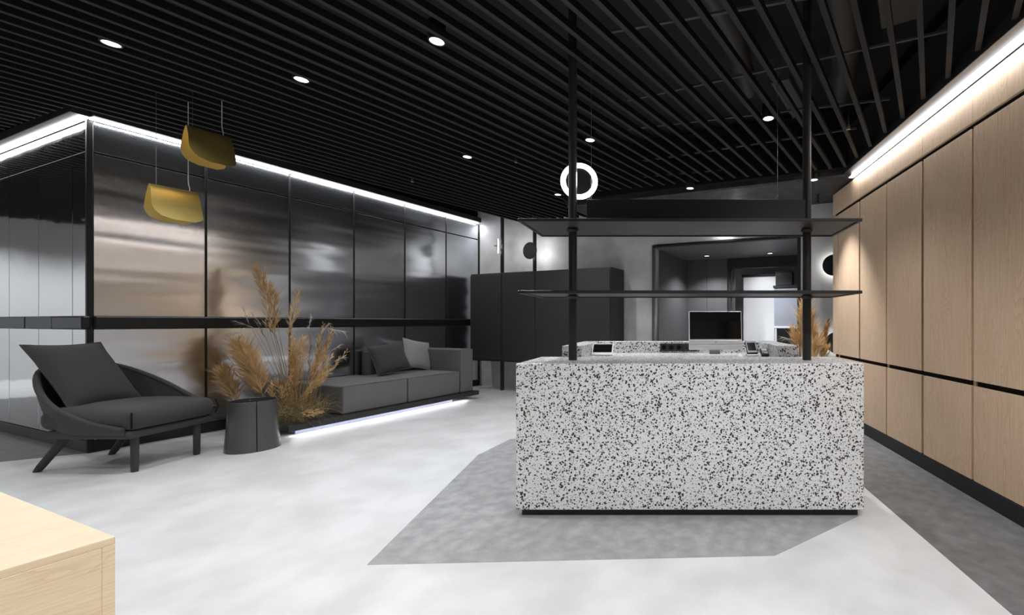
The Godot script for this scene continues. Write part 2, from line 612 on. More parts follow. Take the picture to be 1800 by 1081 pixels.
func build_left_wall() -> void:
	var w := thing("wall_left", "glossy brushed steel wall of tall panels with black seams", "wall", LC, LA, "", "structure")
	# core behind the panels
	box("core", Vector3(2.485, 1.95, -1.93), Vector3(4.93, 3.9, 3.82), M.black_matt, w, 0.0)
	var rows := [[0.118, 1.225], [1.36, 2.985], [3.005, 3.30]]
	for i in 6:
		for r in rows:
			var x0 := 0.03 + i * 0.8295
			var x1 := x0 + 0.8295 - 0.018
			box("steel_panel", Vector3((x0 + x1) / 2, (r[0] + r[1]) / 2, -0.012), Vector3(x1 - x0, r[1] - r[0], 0.024), M.brushed_steel, w, 0.002, Vector2(i * 0.37, r[0] * 0.61))
	# short face turned towards the camera: local x = 0 plane
	var stops := [-0.03, -0.378, -1.25, -2.12, -2.99, -3.8]
	for i in 5:
		for r in rows:
			var z0: float = stops[i] - 0.005
			var z1: float = stops[i + 1] + 0.005
			box("steel_panel", Vector3(0.012, (r[0] + r[1]) / 2, (z0 + z1) / 2), Vector3(0.024, r[1] - r[0], z0 - z1), M.polished_steel, w, 0.002, Vector2(i * 0.53, r[0]))
	var cp := mb()
	cbox(cp, Vector3(0.004, 1.65, -0.004), Vector3(0.04, 3.3, 0.04), 0.004)
	obj("corner_post", cp, M.black_powder_coat, w)
	for i in range(1, 7):
		box("mullion", Vector3(0.021 + i * 0.8295, 1.65, 0.001), Vector3(0.02, 3.3, 0.012), M.black_powder_coat, w, 0.002)
	# rail that wraps the corner
	box("rail", Vector3(2.45, 1.2925, 0.03), Vector3(4.86, 0.13, 0.06), M.black_powder_coat, w, 0.012)
	box("rail", Vector3(-0.03, 1.2925, -0.30), Vector3(0.06, 0.13, 0.72), M.black_powder_coat, w, 0.012)
	box("rail", Vector3(-0.03, 1.2925, -1.02), Vector3(0.056, 0.128, 0.70), M.duct_dark, w, 0.003)
	box("rail", Vector3(-0.03, 1.2925, -2.60), Vector3(0.056, 0.128, 2.4), M.duct_dark, w, 0.003)
	var b := thing("baseboard_left", "black skirting along the foot of the steel wall", "baseboard", LC, LA, "", "structure")
	box("skirting_board", Vector3(2.49, 0.056, 0.005), Vector3(4.96, 0.112, 0.012), M.black_powder_coat, b, 0.002)
	box("skirting_board", Vector3(-0.005, 0.056, -1.9), Vector3(0.012, 0.112, 3.8), M.duct_dark, b, 0.002)
	# light line along the top of both faces, with its black channel
	var s := thing("led_strip", "long white light line along the top of the steel wall", "light strip", LC, LA)
	box("channel", Vector3(2.45, 3.372, 0.06), Vector3(4.9, 0.09, 0.14), M.black_powder_coat, s, 0.004)
	box("channel", Vector3(-0.055, 3.372, -1.85), Vector3(0.14, 0.09, 3.8), M.black_powder_coat, s, 0.004)
	box("diffuser", Vector3(2.45, 3.318, 0.035), Vector3(4.9, 0.018, 0.05), M.led_white, s, 0.0)
	box("diffuser", Vector3(-0.035, 3.318, -1.85), Vector3(0.05, 0.018, 3.75), M.led_white, s, 0.0)
	area_light(s, Vector3(2.46, 3.305, 0.04), Vector2(4.9, 0.05), Vector3(0, -1, 0), 2.2)
	area_light(s, Vector3(-0.04, 3.305, -1.85), Vector2(0.05, 3.7), Vector3(0, -1, 0), 2.0)

func area_light(parent: Node, at: Vector3, size: Vector2, dir: Vector3, e: float, c := Color(0.985, 0.99, 1.0)) -> void:
	var l := AreaLight3D.new()
	l.name = "strip_light"
	l.area_size = size
	l.area_normalize_energy = true
	l.light_energy = e
	l.light_color = c
	l.shadow_enabled = true
	l.area_range = 30.0
	l.area_attenuation = 2.0
	parent.add_child(l, true)
	l.position = at
	# face -z along dir
	if dir.y < -0.9:
		l.rotation = Vector3(-PI / 2, 0, 0)
	elif dir.y > 0.9:
		l.rotation = Vector3(PI / 2, 0, 0)
	else:
		l.basis = Basis.looking_at(dir, Vector3.UP)

func build_right_wall() -> void:
	var X := 2.22
	var w := thing("wall_right", "light oak panelled wall with black shadow gaps", "wall", Vector3.ZERO, 0, "", "structure")
	var seams := [5.98, 5.80, 5.13, 4.485, 3.84, 3.2, 2.555, 1.91, 1.265, 0.62, -0.025, -0.67, -1.315, -1.96, -2.6, -3.25]
	for i in range(1, seams.size() - 1, 2):
		box("joint_strip", Vector3(X + 0.024, 1.45, -seams[i]), Vector3(0.01, 2.6, 0.03), M.oak_edge, w, 0.0)
	box("core", Vector3(X + 0.13, 1.95, -0.75), Vector3(0.2, 3.9, 10.4), M.black_matt, w, 0.0)
	var rows := [[0.13, 0.826], [0.866, 2.735], [2.775, 3.05]]
	for i in seams.size() - 1:
		# alternating joints: wide black grip gap, narrow joint
		var ga: float = 0.012 if i % 2 == 1 else 0.018
		var gb: float = 0.018 if i % 2 == 1 else 0.012
		if i == 0:
			ga = 0.0
			gb = 0.004
		for r in rows:
			var za: float = -seams[i] + ga
			var zb: float = -seams[i + 1] - gb
			if r[0] > 2.7:
				za = -seams[i] + 0.002
				zb = -seams[i + 1] - 0.002
			box("oak_board", Vector3(X + 0.013, (r[0] + r[1]) / 2, (za + zb) / 2), Vector3(0.026, r[1] - r[0], zb - za), M.oak_panel, w, 0.0015, Vector2(i * 0.377, i * 0.61 + (0.0 if r[0] > 2 else 0.0)))
	var b := box("baseboard_right", Vector3(X + 0.01, 0.063, -1.35), Vector3(0.03, 0.126, 9.25), M.black_powder_coat, self, 0.002)
	tag(b, "tall black skirting under the oak panels", "baseboard", "", "structure")
	var s := thing("led_strip", "long white light line along the top of the oak panels", "light strip")
	box("channel", Vector3(X - 0.078, 3.15, -1.05), Vector3(0.15, 0.12, 8.5), M.black_powder_coat, s, 0.003)
	box("diffuser", Vector3(X - 0.03, 3.078, -1.05), Vector3(0.055, 0.024, 8.5), M.led_white, s, 0.0)
	box("upstand", Vector3(X - 0.10, 3.42, -1.05), Vector3(0.03, 0.42, 8.5), M.duct_dark, s, 0.003)
	area_light(s, Vector3(X - 0.03, 3.06, -1.05), Vector2(0.05, 8.4), Vector3(0, -1, 0), 2.8)

# ---------------------------------------------------------------- back wall, passage
func build_back() -> void:
	var w := thing("wall_back", "pale concrete wall behind the hanging black cabinet", "wall", LC, LA, "", "structure")
	var X := 4.97
	box("concrete_panel", Vector3(X + 0.1, 1.95, 1.925), Vector3(0.2, 3.9, 4.05), M.concrete_white, w, 0.0)
	box("concrete_panel", Vector3(X + 0.1, 3.26, 5.15), Vector3(0.2, 1.28, 2.4), M.concrete_white, w, 0.0)
	box("concrete_panel", Vector3(X + 0.1, 1.95, 7.6), Vector3(0.2, 3.9, 2.5), M.concrete_white, w, 0.0)
	box("edge_trim", Vector3(X - 0.006, 1.65, 0.01), Vector3(0.02, 3.3, 0.02), M.black_powder_coat, w, 0.002)
	var p := thing("door_1", "dark clad passage opening with a black frame in the back wall", "passage", LC, LA, "", "structure")
	box("lining_panel", Vector3(5.82, 1.29, 3.93), Vector3(1.7, 2.58, 0.04), M.charcoal_panel, p, 0.0)
	box("lining_panel", Vector3(5.82, 1.29, 6.37), Vector3(1.7, 2.58, 0.04), M.charcoal_panel, p, 0.0)
	box("lining_ceiling", Vector3(5.82, 2.61, 5.15), Vector3(1.7, 0.06, 2.44), M.charcoal_panel, p, 0.0)
	box("frame_side", Vector3(X - 0.01, 1.31, 3.935), Vector3(0.06, 2.62, 0.03), M.charcoal_panel, p, 0.003)
	box("frame_side", Vector3(X - 0.01, 1.31, 6.365), Vector3(0.06, 2.62, 0.05), M.black_powder_coat, p, 0.003)
	box("frame_head", Vector3(X - 0.01, 2.60, 5.15), Vector3(0.06, 0.03, 2.46), M.black_powder_coat, p, 0.003)
	for k in 2:
		box("end_panel", Vector3(6.68, 1.29, 4.165 + k * 0.435), Vector3(0.04, 2.58, 0.43), M.charcoal_panel, p, 0.002)
	box("lintel", Vector3(6.68, 2.475, 5.60), Vector3(0.06, 0.21, 1.56), M.black_powder_coat, p, 0.002)
	box("jamb", Vector3(6.67, 1.185, 4.87), Vector3(0.08, 2.37, 0.05), M.black_powder_coat, p, 0.002)
	box("jamb", Vector3(6.67, 1.185, 4.945), Vector3(0.05, 2.37, 0.05), M.duct_dark, p, 0.002)
	# room seen through the far doorway
	var d := thing("door_2", "tall white door leaf closing the end of the passage", "door", LC, LA, "", "structure")
	box("door_leaf", Vector3(7.35, 1.13, 5.36), Vector3(0.045, 2.26, 0.72), M.white_lacquer, d, 0.003)
	box("door_frame", Vector3(7.35, 2.29, 5.36), Vector3(0.07, 0.06, 0.78), M.black_powder_coat, d, 0.003)
	box("door_frame", Vector3(7.35, 1.14, 5.735), Vector3(0.07, 2.28, 0.025), M.black_powder_coat, d, 0.003)
	var q := box("wall_passage_end", Vector3(8.2, 1.4, 5.6), Vector3(0.1, 2.8, 2.6), M.concrete_white, self, 0.0)
	q.position = LC
	q.rotation.y = LA
	tag(q, "grey wall far behind the white door of the passage", "wall", "", "structure")
	q = box("ceiling_passage", Vector3(7.45, 2.72, 5.6), Vector3(1.5, 0.06, 2.6), M.charcoal_panel, self, 0.0)
	q.position = LC
	q.rotation.y = LA
	tag(q, "dark low ceiling of the space behind the passage", "ceiling", "", "structure")
	var k := thing("tall_cabinet", "tall pale blue grey cabinet beside the white door", "cabinet", LC, LA)
	box("carcass", Vector3(7.12, 0.985, 5.95), Vector3(0.5, 1.97, 0.46), M.pale_blue_panel, k, 0.004)
	box("top_board", Vector3(7.12, 2.0, 5.96), Vector3(0.54, 0.05, 0.52), M.black_powder_coat, k, 0.004)
	box("side_strip", Vector3(6.87, 0.985, 6.20), Vector3(0.03, 1.97, 0.05), M.black_powder_coat, k, 0.002)
	box("crossbar", Vector3(6.855, 1.195, 5.95), Vector3(0.03, 0.035, 0.46), M.white_lacquer, k, 0.003)
	box("door", Vector3(6.86, 0.92, 5.97), Vector3(0.02, 0.48, 0.38), M.screen_black, k, 0.003)
	box("door_frame", Vector3(6.855, 0.92, 5.755), Vector3(0.03, 0.5, 0.03), M.white_lacquer, k, 0.003)
	var bx := thing("storage_box", "dark box standing on top of the pale tall cabinet", "box", LC, LA)
	box("case", Vector3(7.1, 2.165, 5.90), Vector3(0.4, 0.26, 0.32), M.duct_dark, bx, 0.004)
	box("lid", Vector3(7.1, 2.302, 5.90), Vector3(0.41, 0.014, 0.33), M.black_powder_coat, bx, 0.003)
	# bulkhead over the passage
	var bh := thing("ceiling_bulkhead", "dark concrete bulkhead hanging over the passage", "bulkhead", LC, LA, "", "structure")
	box("soffit", Vector3(4.36, 3.49, 5.6), Vector3(1.22, 0.84, 5.2), M.concrete_dark, bh, 0.02)
	box("beam", Vector3(3.72, 3.45, 5.3), Vector3(0.10, 0.62, 4.6), M.black_matt, bh, 0.01)

# ---------------------------------------------------------------- ceiling slats
func slat_y(x: float) -> float:
	return 3.176 - 0.0266 * x

func slat_ok(p: Vector3) -> bool:
	if p.x > 2.06 or p.x < -15.8:
		return false
	var l := to_l(p)
	if l.x > 4.93:
		return false
	if l.z < 0.16 and l.x > -0.16:
		return false
	if l.x > 3.62 and l.z > 2.95:
		return false
	return true

func build_ceiling() -> void:
	var c := thing("ceiling_slats", "parallel dark slats hanging under the black ceiling", "slat ceiling", Vector3.ZERO, 0, "", "structure")
	var along := Vector3(0.603, -0.0266 * 0.603, -1.0)
	var i := 0
	while true:
		var c0 := -20.6 + i * 0.19
		i += 1
		if c0 > 3.8:
			break
		var d := -2.2
		var start := 999.0
		var stop := 999.0
		while d < 10.0:
			var p := Vector3(c0 + 0.603 * d, 0, -d)
			if slat_ok(p):
				if start > 900.0:
					start = d
				stop = d
			elif start < 900.0:
				break
			d += 0.03
		if start > 900.0 or stop - start < 0.15:
			continue
		var a := Vector3(c0 + 0.603 * start, 0, -start)
		var b := Vector3(c0 + 0.603 * stop, 0, -stop)
		a.y = slat_y(a.x) + 0.025
		b.y = slat_y(b.x) + 0.025
		var o := MeshInstance3D.new()
		o.name = "slat"
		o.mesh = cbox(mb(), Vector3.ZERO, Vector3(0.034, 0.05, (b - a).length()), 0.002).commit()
		o.material_override = M.black_matt  # near-black body: shade on the slat sides put into the colour
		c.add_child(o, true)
		box("lit_underside_strip", Vector3(0, -0.0265, 0), Vector3(0.034, 0.003, (b - a).length()), M.slat_lit_grey, o, 0.0)  # paler strip paints the light that falls on the slat underside
		o.transform = Transform3D(Basis.looking_at((b - a).normalized(), Vector3.UP), (a + b) / 2)

func build_ceiling_details() -> void:
	# carrier rails above the slats, each a part of the ceiling
	var c := thing("ceiling_rails", "thin grey carrier rails crossing above the slats", "rails", Vector3.ZERO, 0, "", "structure")
	for k in 7:
		var d0 := 1.2 + k * 0.75
		var st := mb()
		cbox(st, Vector3.ZERO, Vector3(2.5, 0.018, 0.02), 0.002)
		var o := obj("rail", st, M.rail_grey, c)
		o.position = Vector3(0.75, 3.31, -d0)
		o.rotation = Vector3(0, deg_to_rad(-14.0 if k % 2 == 0 else -22.0), 0)
	for t in [[0.45, -3.4, 0.10, 3.62, "round dark ventilation duct above the slats over the desk"], [1.45, -3.6, 0.13, 3.66, "thick dark ventilation duct above the slats beside the oak wall"]]:
		var st := mb()
		tube(st, [Vector3(t[0] - 1.2, t[3], t[1] + 2.4), Vector3(t[0], t[3], t[1]), Vector3(t[0] + 0.3, t[3], t[1] - 0.9)], t[2], 18)
		var o := obj("ventilation_duct", st, M.duct_dark, self)
		tag(o, t[4], "duct")
	for t in [[1.35, -2.6, 0.5, "perforated cable tray above the slats over the desk"], [1.15, -4.2, 0.32, "short perforated cable tray above the slats near the bulkhead"]]:
		var tr := thing("cable_tray", t[3], "cable tray", Vector3(t[0], 3.46, t[1]), deg_to_rad(-30))
		box("tray_base", Vector3.ZERO, Vector3(t[2] * 0.5, 0.012, t[2] * 2.4), M.duct_dark, tr, 0.002)
		for s in [-1.0, 1.0]:
			box("tray_side", Vector3(s * t[2] * 0.25, 0.03, 0), Vector3(0.006, 0.06, t[2] * 2.4), M.rail_grey, tr, 0.001)
	# sprinklers
	for s in [[-1.83, -5.06, "sprinkler head between the slats over the seating corner"], [-3.55, -5.9, "sprinkler head between the slats by the steel wall"], [1.62, -3.98, "sprinkler head between the slats by the oak wall"]]:
		var sp := thing("sprinkler_head", s[2], "sprinkler", Vector3(s[0], slat_y(s[0]) - 0.06, s[1]))
		obj("body", lathe(mb(), [Vector2(0.001, 0.16), Vector2(0.008, 0.16), Vector2(0.008, 0.04), Vector2(0.014, 0.035), Vector2(0.014, 0.02), Vector2(0.001, 0.02)], 12), M.duct_dark, sp)
		obj("deflector", lathe(mb(), [Vector2(0.001, 0.004), Vector2(0.018, 0.004), Vector2(0.018, 0.0), Vector2(0.001, 0.0)], 14), M.steel_wire, sp)
	var sp2 := thing("sprinkler_head", "sprinkler head under the dark bulkhead pipe", "sprinkler", Vector3(2.02, 2.93, -6.0))
	obj("body", lathe(mb(), [Vector2(0.001, 0.16), Vector2(0.012, 0.16), Vector2(0.012, 0.05), Vector2(0.02, 0.04), Vector2(0.02, 0.02), Vector2(0.001, 0.02)], 12), M.black_powder_coat, sp2)
	obj("deflector", lathe(mb(), [Vector2(0.001, 0.006), Vector2(0.02, 0.006), Vector2(0.02, 0.0), Vector2(0.001, 0.0)], 14), M.steel_wire, sp2)

# ---------------------------------------------------------------- downlights
func downlight(at: Vector3, e: float, angle: float, label: String, group: String) -> void:
	if downlight_proto == null:
		downlight_proto = Node3D.new()
		downlight_proto.name = "downlight"
		obj("trim", lathe(mb(), [Vector2(0.046, 0.03), Vector2(0.046, 0.0), Vector2(0.054, -0.001), Vector2(0.056, 0.004), Vector2(0.056, 0.06)], 28), M.black_powder_coat, downlight_proto)
		obj("housing", lathe(mb(), [Vector2(0.056, 0.02), Vector2(0.056, 0.13), Vector2(0.001, 0.13)], 24), M.black_matt, downlight_proto)
		obj("lens", lathe(mb(), [Vector2(0.001, 0.003), Vector2(0.046, 0.003), Vector2(0.046, 0.016), Vector2(0.001, 0.016)], 28), M.downlight_lens, downlight_proto)
	var o: Node3D = downlight_proto.duplicate()
	o.name = numbered("downlight")
	add_child(o, true)
	o.position = at
	tag(o, label, "downlight", group)
	var s := SpotLight3D.new()
	s.name = "spot"
	s.light_energy = e
	s.light_color = Color(0.975, 0.985, 1.0)
	s.spot_angle = angle
	s.spot_angle_attenuation = 0.75
	s.spot_range = 30.0
	s.spot_attenuation = 2.0
	s.light_size = 0.04
	s.shadow_enabled = true
	o.add_child(s)
	s.position = Vector3(0, -0.01, 0)
	s.rotation = Vector3(-PI / 2, 0, 0)

func snap(x: float, d: float) -> Vector3:
	var c := x - 0.603 * d
	var k := roundf((c + 20.6) / 0.19 - 0.5)
	var cc := -20.6 + (k + 0.5) * 0.19
	var px := cc + 0.603 * d
	return Vector3(px, slat_y(px) + 0.004, -d)

func build_lights() -> void:
	var g := "downlights in the slatted ceiling"
	var lab := "unseen round downlight added in the slats over the outer hall"  # out-of-view downlights, added to light the hall
	for p in [[-4.03, 3.09, "round downlight in the slats above the outer corner of the steel wall"], [-3.01, 3.50, "round downlight in the slats close to the higher brass pendant"], [-1.655, 2.966, "round downlight in the slats over the open pale floor before the desk"], [-2.39, 5.10, "round downlight in the slats over the sofa end by the black cabinet"], [-0.805, 4.53, "round downlight in the slats just above the glowing ring lamp"], [0.925, 3.95, "round downlight in the slats over the computer end of the desk"], [-1.66, 6.55, "round downlight low behind the rack pole under the ring lamp"]]:
		downlight(snap(p[0], p[1]), 2.7, 58.0, p[2], g)
	for p in [[-4.6, 1.0], [-2.6, 1.2], [-0.6, 1.0], [-3.6, -0.8], [-1.2, -0.8], [-6.6, 2.0], [-7.4, 0.2], [-8.8, 2.6], [-9.8, 0.4]]:
		downlight(snap(p[0], p[1]), 2.6, 62.0, lab, g)
	for p in [[0.9, 1.5], [0.9, -0.4]]:
		downlight(snap(p[0], p[1]), 4.2, 62.0, lab, g)
	for p in [[-11.4, 2.4], [-11.4, 4.2], [-14.8, 3.6], [-14.8, 5.2], [-14.8, 6.8], [-14.8, 8.4], [-14.8, 2.0]]:  # added out of view to brighten the far white wall for reflections
		downlight(snap(p[0], p[1]), 5.0, 66.0, lab, g)
	downlight(Vector3(0.233, 3.066, -5.72), 2.4, 50.0, "round downlight set in the dark bulkhead behind the upper shelf", "")
	downlight(Vector3(1.76, 3.066, -5.38), 7.0, 36.0, "round downlight in the bulkhead washing the end of the oak wall", "")
	var lp := "small round downlight in the dark ceiling of the passage"
	downlight(Vector3(0.66, 2.563, -8.3), 5.0, 62.0, lp, "passage downlights")
	downlight(Vector3(1.80, 2.563, -7.97), 4.0, 62.0, lp, "passage downlights")
	downlight(lpos(6.80, 2.67, 5.45), 1.7, 64.0, "unseen round downlight added above the white door behind the passage", "")  # added out of sight behind the lintel to brighten the white door

# ---------------------------------------------------------------- desk
func build_desk() -> void:
	var d := thing("reception_desk", "white terrazzo reception desk with black chips on a black plinth", "desk", Vector3(0.117, 0, -2.88))
	# local: x across, z backwards is negative
	box("plinth", Vector3(0, 0.024, -0.30), Vector3(2.26, 0.048, 0.54), M.black_powder_coat, d, 0.002)
	box("front_block", Vector3(0, 0.5355, -0.285), Vector3(2.32, 0.975, 0.57), M.terrazzo, d, 0.004)
	box("worktop", Vector3(-0.055, 0.98, -0.955), Vector3(1.88, 0.04, 0.77), M.terrazzo, d, 0.003)
	box("parapet", Vector3(-0.92, 0.5545, -1.0), Vector3(0.155, 1.109, 0.86), M.terrazzo, d, 0.003)
	box("parapet", Vector3(0.81, 0.5545, -1.0), Vector3(0.165, 1.109, 0.86), M.terrazzo, d, 0.003)
	box("parapet", Vector3(-0.055, 0.5545, -1.40), Vector3(1.88, 1.109, 0.12), M.terrazzo, d, 0.003)

func build_shelf_rack() -> void:
	var r := thing("shelf_rack", "black metal rack of two thin shelves on floor to ceiling poles", "shelf", Vector3(0.117, 1.023, -3.145))
	for x in [-0.842, 0.861]:
		obj("pole", tube(mb(), [Vector3(x, 0, 0), Vector3(x, 2.85, 0)], 0.030, 24), M.black_powder_coat, r)
		for y in [0.467, 0.948]:
			obj("collar", lathe(mb(), [Vector2(0.031, y - 0.022), Vector2(0.036, y - 0.020), Vector2(0.042, y - 0.006), Vector2(0.042, y - 0.0005), Vector2(0.031, y - 0.0005)], 24, Vector3(x, 0, 0)), M.black_powder_coat, r)
	for y in [0.467, 0.948]:
		var s := box("shelf", Vector3(0, y + 0.014, 0), Vector3(2.26, 0.012, 0.49), M.duct_dark, r, 0.001)
		for sx in [-1.0, 1.0]:
			box("edge", Vector3(sx * 1.14, y + 0.0105, 0), Vector3(0.02, 0.021, 0.53), M.black_powder_coat, s, 0.003)
			box("edge", Vector3(0, y + 0.0105, sx * 0.255), Vector3(2.26, 0.021, 0.02), M.black_powder_coat, s, 0.003)
	# box beam hanging above the upper shelf
	var b := thing("hanging_beam", "black box beam hanging on wires above the upper shelf", "beam", Vector3(0.17, 2.02, -3.17))
	box("profile", Vector3(0, 0.08, 0), Vector3(1.58, 0.17, 0.10), M.black_powder_coat, b, 0.002)
	for x in [-0.765, 0.60]:
		obj("wire", tube(mb(), [Vector3(x, 0.165, 0), Vector3(x, 1.2, 0)], 0.0016, 6), M.steel_wire, b)
		obj("hook", tube(mb(), [Vector3(x - 0.012, 0.165, 0), Vector3(x - 0.012, 0.19, 0), Vector3(x - 0.004, 0.205, 0), Vector3(x + 0.004, 0.2, 0), Vector3(x, 0.215, 0)], 0.004, 6), M.steel_wire, b)

func build_desk_items() -> void:
	var top := 1.0
	# all-in-one computer
	var m := thing("computer_monitor", "white all-in-one computer with a dark screen on the desk", "computer", Vector3(0.385, top, -3.86), deg_to_rad(3.0))
	var head := Node3D.new()
	var tilt := Basis(Vector3.RIGHT, deg_to_rad(-5.0))
	var hp := Transform3D(tilt, Vector3(0, 0.225, 0))
	head.free()
	var bz := box("housing", Vector3(0, 0, -0.02), Vector3(0.475, 0.345, 0.03), M.white_plastic, m, 0.006)
	bz.transform = hp
	var scn := box("screen", Vector3(0, 0.045, -0.003), Vector3(0.462, 0.245, 0.008), M.screen_black, m, 0.001)
	scn.transform = hp
	var ch := box("chin", Vector3(0, -0.105, -0.002), Vector3(0.478, 0.036, 0.012), M.white_plastic, m, 0.003)
	ch.transform = hp
	var ch2 := box("speaker_bar", Vector3(0, -0.148, -0.004), Vector3(0.480, 0.046, 0.018), M.white_plastic, m, 0.006)
	ch2.transform = hp
	var lg := obj("emblem", torus(mb(), 0.0075, 0.0014, 20, 6), M.keys_grey, m)
	lg.transform = hp * Transform3D(Basis(), Vector3(0, -0.105, 0.0052))
	for s in [[-0.0022, 0.010], [0.0024, 0.007]]:
		var bar := box("emblem_bar", Vector3(s[0], 0, 0), Vector3(0.0014, s[1], 0.001), M.keys_grey, m, 0.0)
		bar.transform = hp * Transform3D(Basis(Vector3.FORWARD, 0.25), Vector3(0, -0.105, 0.0052))
	box("stand_arm", Vector3(0, 0.10, -0.05), Vector3(0.10, 0.18, 0.012), M.silver_plastic, m, 0.003)
	box("stand_foot", Vector3(0, 0.006, -0.04), Vector3(0.2, 0.010, 0.16), M.silver_plastic, m, 0.003)
	# keyboard
	var k := thing("keyboard", "flat white keyboard in front of the white computer", "keyboard", Vector3(0.335, top, -3.69), deg_to_rad(3))
	box("base", Vector3(0, 0.010, 0), Vector3(0.36, 0.016, 0.12), M.white_plastic, k, 0.004)
	var key_mesh := cbox(mb(), Vector3.ZERO, Vector3(0.019, 0.005, 0.019), 0.0015).commit()
	for r in 4:
		for c in 14:
			var o := inst("key", key_mesh, M.white_plastic, k)
			o.position = Vector3(-0.156 + c * 0.024, 0.0203, -0.036 + r * 0.024)
	var mo := thing("computer_mouse", "small white mouse beside the white keyboard", "mouse", Vector3(0.575, top, -3.69))
	var rows := []
	for i in 7:
		var row := []
		var v := i / 6.0
		for j in 13:
			var g := PI * j / 12.0
			var prof := sin(PI * clampf(v, 0.03, 0.97))
			row.append(Vector3(cos(g) * 0.03 * pow(prof, 0.4), sin(g) * 0.030 * pow(prof, 0.7) + 0.001, (v - 0.5) * 0.11))
		rows.append(row)
	obj("shell", grid(mb(), rows), M.white_plastic, mo)
	obj("scroll_wheel", tube(mb(), [Vector3(-0.003, 0.024, -0.03), Vector3(0.003, 0.024, -0.03)], 0.006, 10), M.keys_grey, mo)
	# tablet in a white stand
	var t := thing("tablet", "white framed tablet leaning on a stand on the desk", "tablet", Vector3(-0.622, top, -3.86))
	var tb := Transform3D(Basis(Vector3.RIGHT, deg_to_rad(-42.0)), Vector3(0, 0.055, 0))
	var a := box("frame", Vector3.ZERO, Vector3(0.19, 0.125, 0.012), M.white_plastic, t, 0.004)
	a.transform = tb
	a = box("screen", Vector3(0, 0.008, 0.007), Vector3(0.165, 0.09, 0.002), M.screen_black, t, 0.0)
	a.transform = tb
	box("stand", Vector3(0, 0.012, -0.03), Vector3(0.15, 0.022, 0.12), M.white_plastic, t, 0.004)
	# desk phone
	var ph := thing("desk_phone", "black desk phone with a white foot beside the computer", "phone", Vector3(0.70, top, -3.84))
	box("foot", Vector3(0, 0.010, 0.03), Vector3(0.10, 0.018, 0.09), M.white_plastic, ph, 0.004)
	var pb := Transform3D(Basis(Vector3.RIGHT, deg_to_rad(-50.0)), Vector3(0, 0.075, 0))
	a = box("body", Vector3.ZERO, Vector3(0.095, 0.16, 0.02), M.dark_keys, ph, 0.005)
	a.transform = pb
	a = box("display", Vector3(0, 0.0, 0.011), Vector3(0.07, 0.10, 0.002), M.screen_black, ph, 0.0)
	a.transform = pb
	var ct := thing("card_terminal", "small black card terminal beside the desk phone", "card terminal", Vector3(0.795, top, -3.74))
	var cb := Transform3D(Basis(Vector3.RIGHT, deg_to_rad(-62.0)), Vector3(0, 0.035, 0))
	a = box("body", Vector3.ZERO, Vector3(0.065, 0.10, 0.03), M.dark_keys, ct, 0.005)
	a.transform = cb
	a = box("display", Vector3(0, 0.022, 0.016), Vector3(0.045, 0.03, 0.002), M.silver_plastic, ct, 0.0)
	a.transform = cb
	for r in 2:
		for c in 3:
			a = box("key", Vector3(-0.016 + c * 0.016, -0.012 - r * 0.016, 0.016), Vector3(0.011, 0.010, 0.003), M.red_mark if r == 1 and c == 0 else M.white_plastic, ct, 0.0008)
			a.transform = cb
	# sockets on the inner face of the parapet
	var s := thing("socket_strip", "black strip of wall sockets on the terrazzo parapet", "sockets", Vector3(0.062, 1.052, -4.217))
	for i in 5:
		var pl := box("socket", Vector3(-0.146 + i * 0.073, 0, 0.004), Vector3(0.071, 0.075, 0.010), M.dark_keys, s, 0.002)
		if i < 3:
			var o := obj("socket_well", lathe(mb(), [Vector2(0.020, 0.0), Vector2(0.022, 0.003), Vector2(0.019, 0.003), Vector2(0.017, 0.0), Vector2(0.001, 0.0)], 20), M.black_matt, pl)
			o.transform = Transform3D(Basis(Vector3.RIGHT, PI / 2), Vector3(-0.146 + i * 0.073, 0, 0.0092))
		else:
			box("port", Vector3(-0.146 + i * 0.073, -0.006, 0.0095), Vector3(0.024, 0.014, 0.002), M.black_matt, pl, 0.0005)

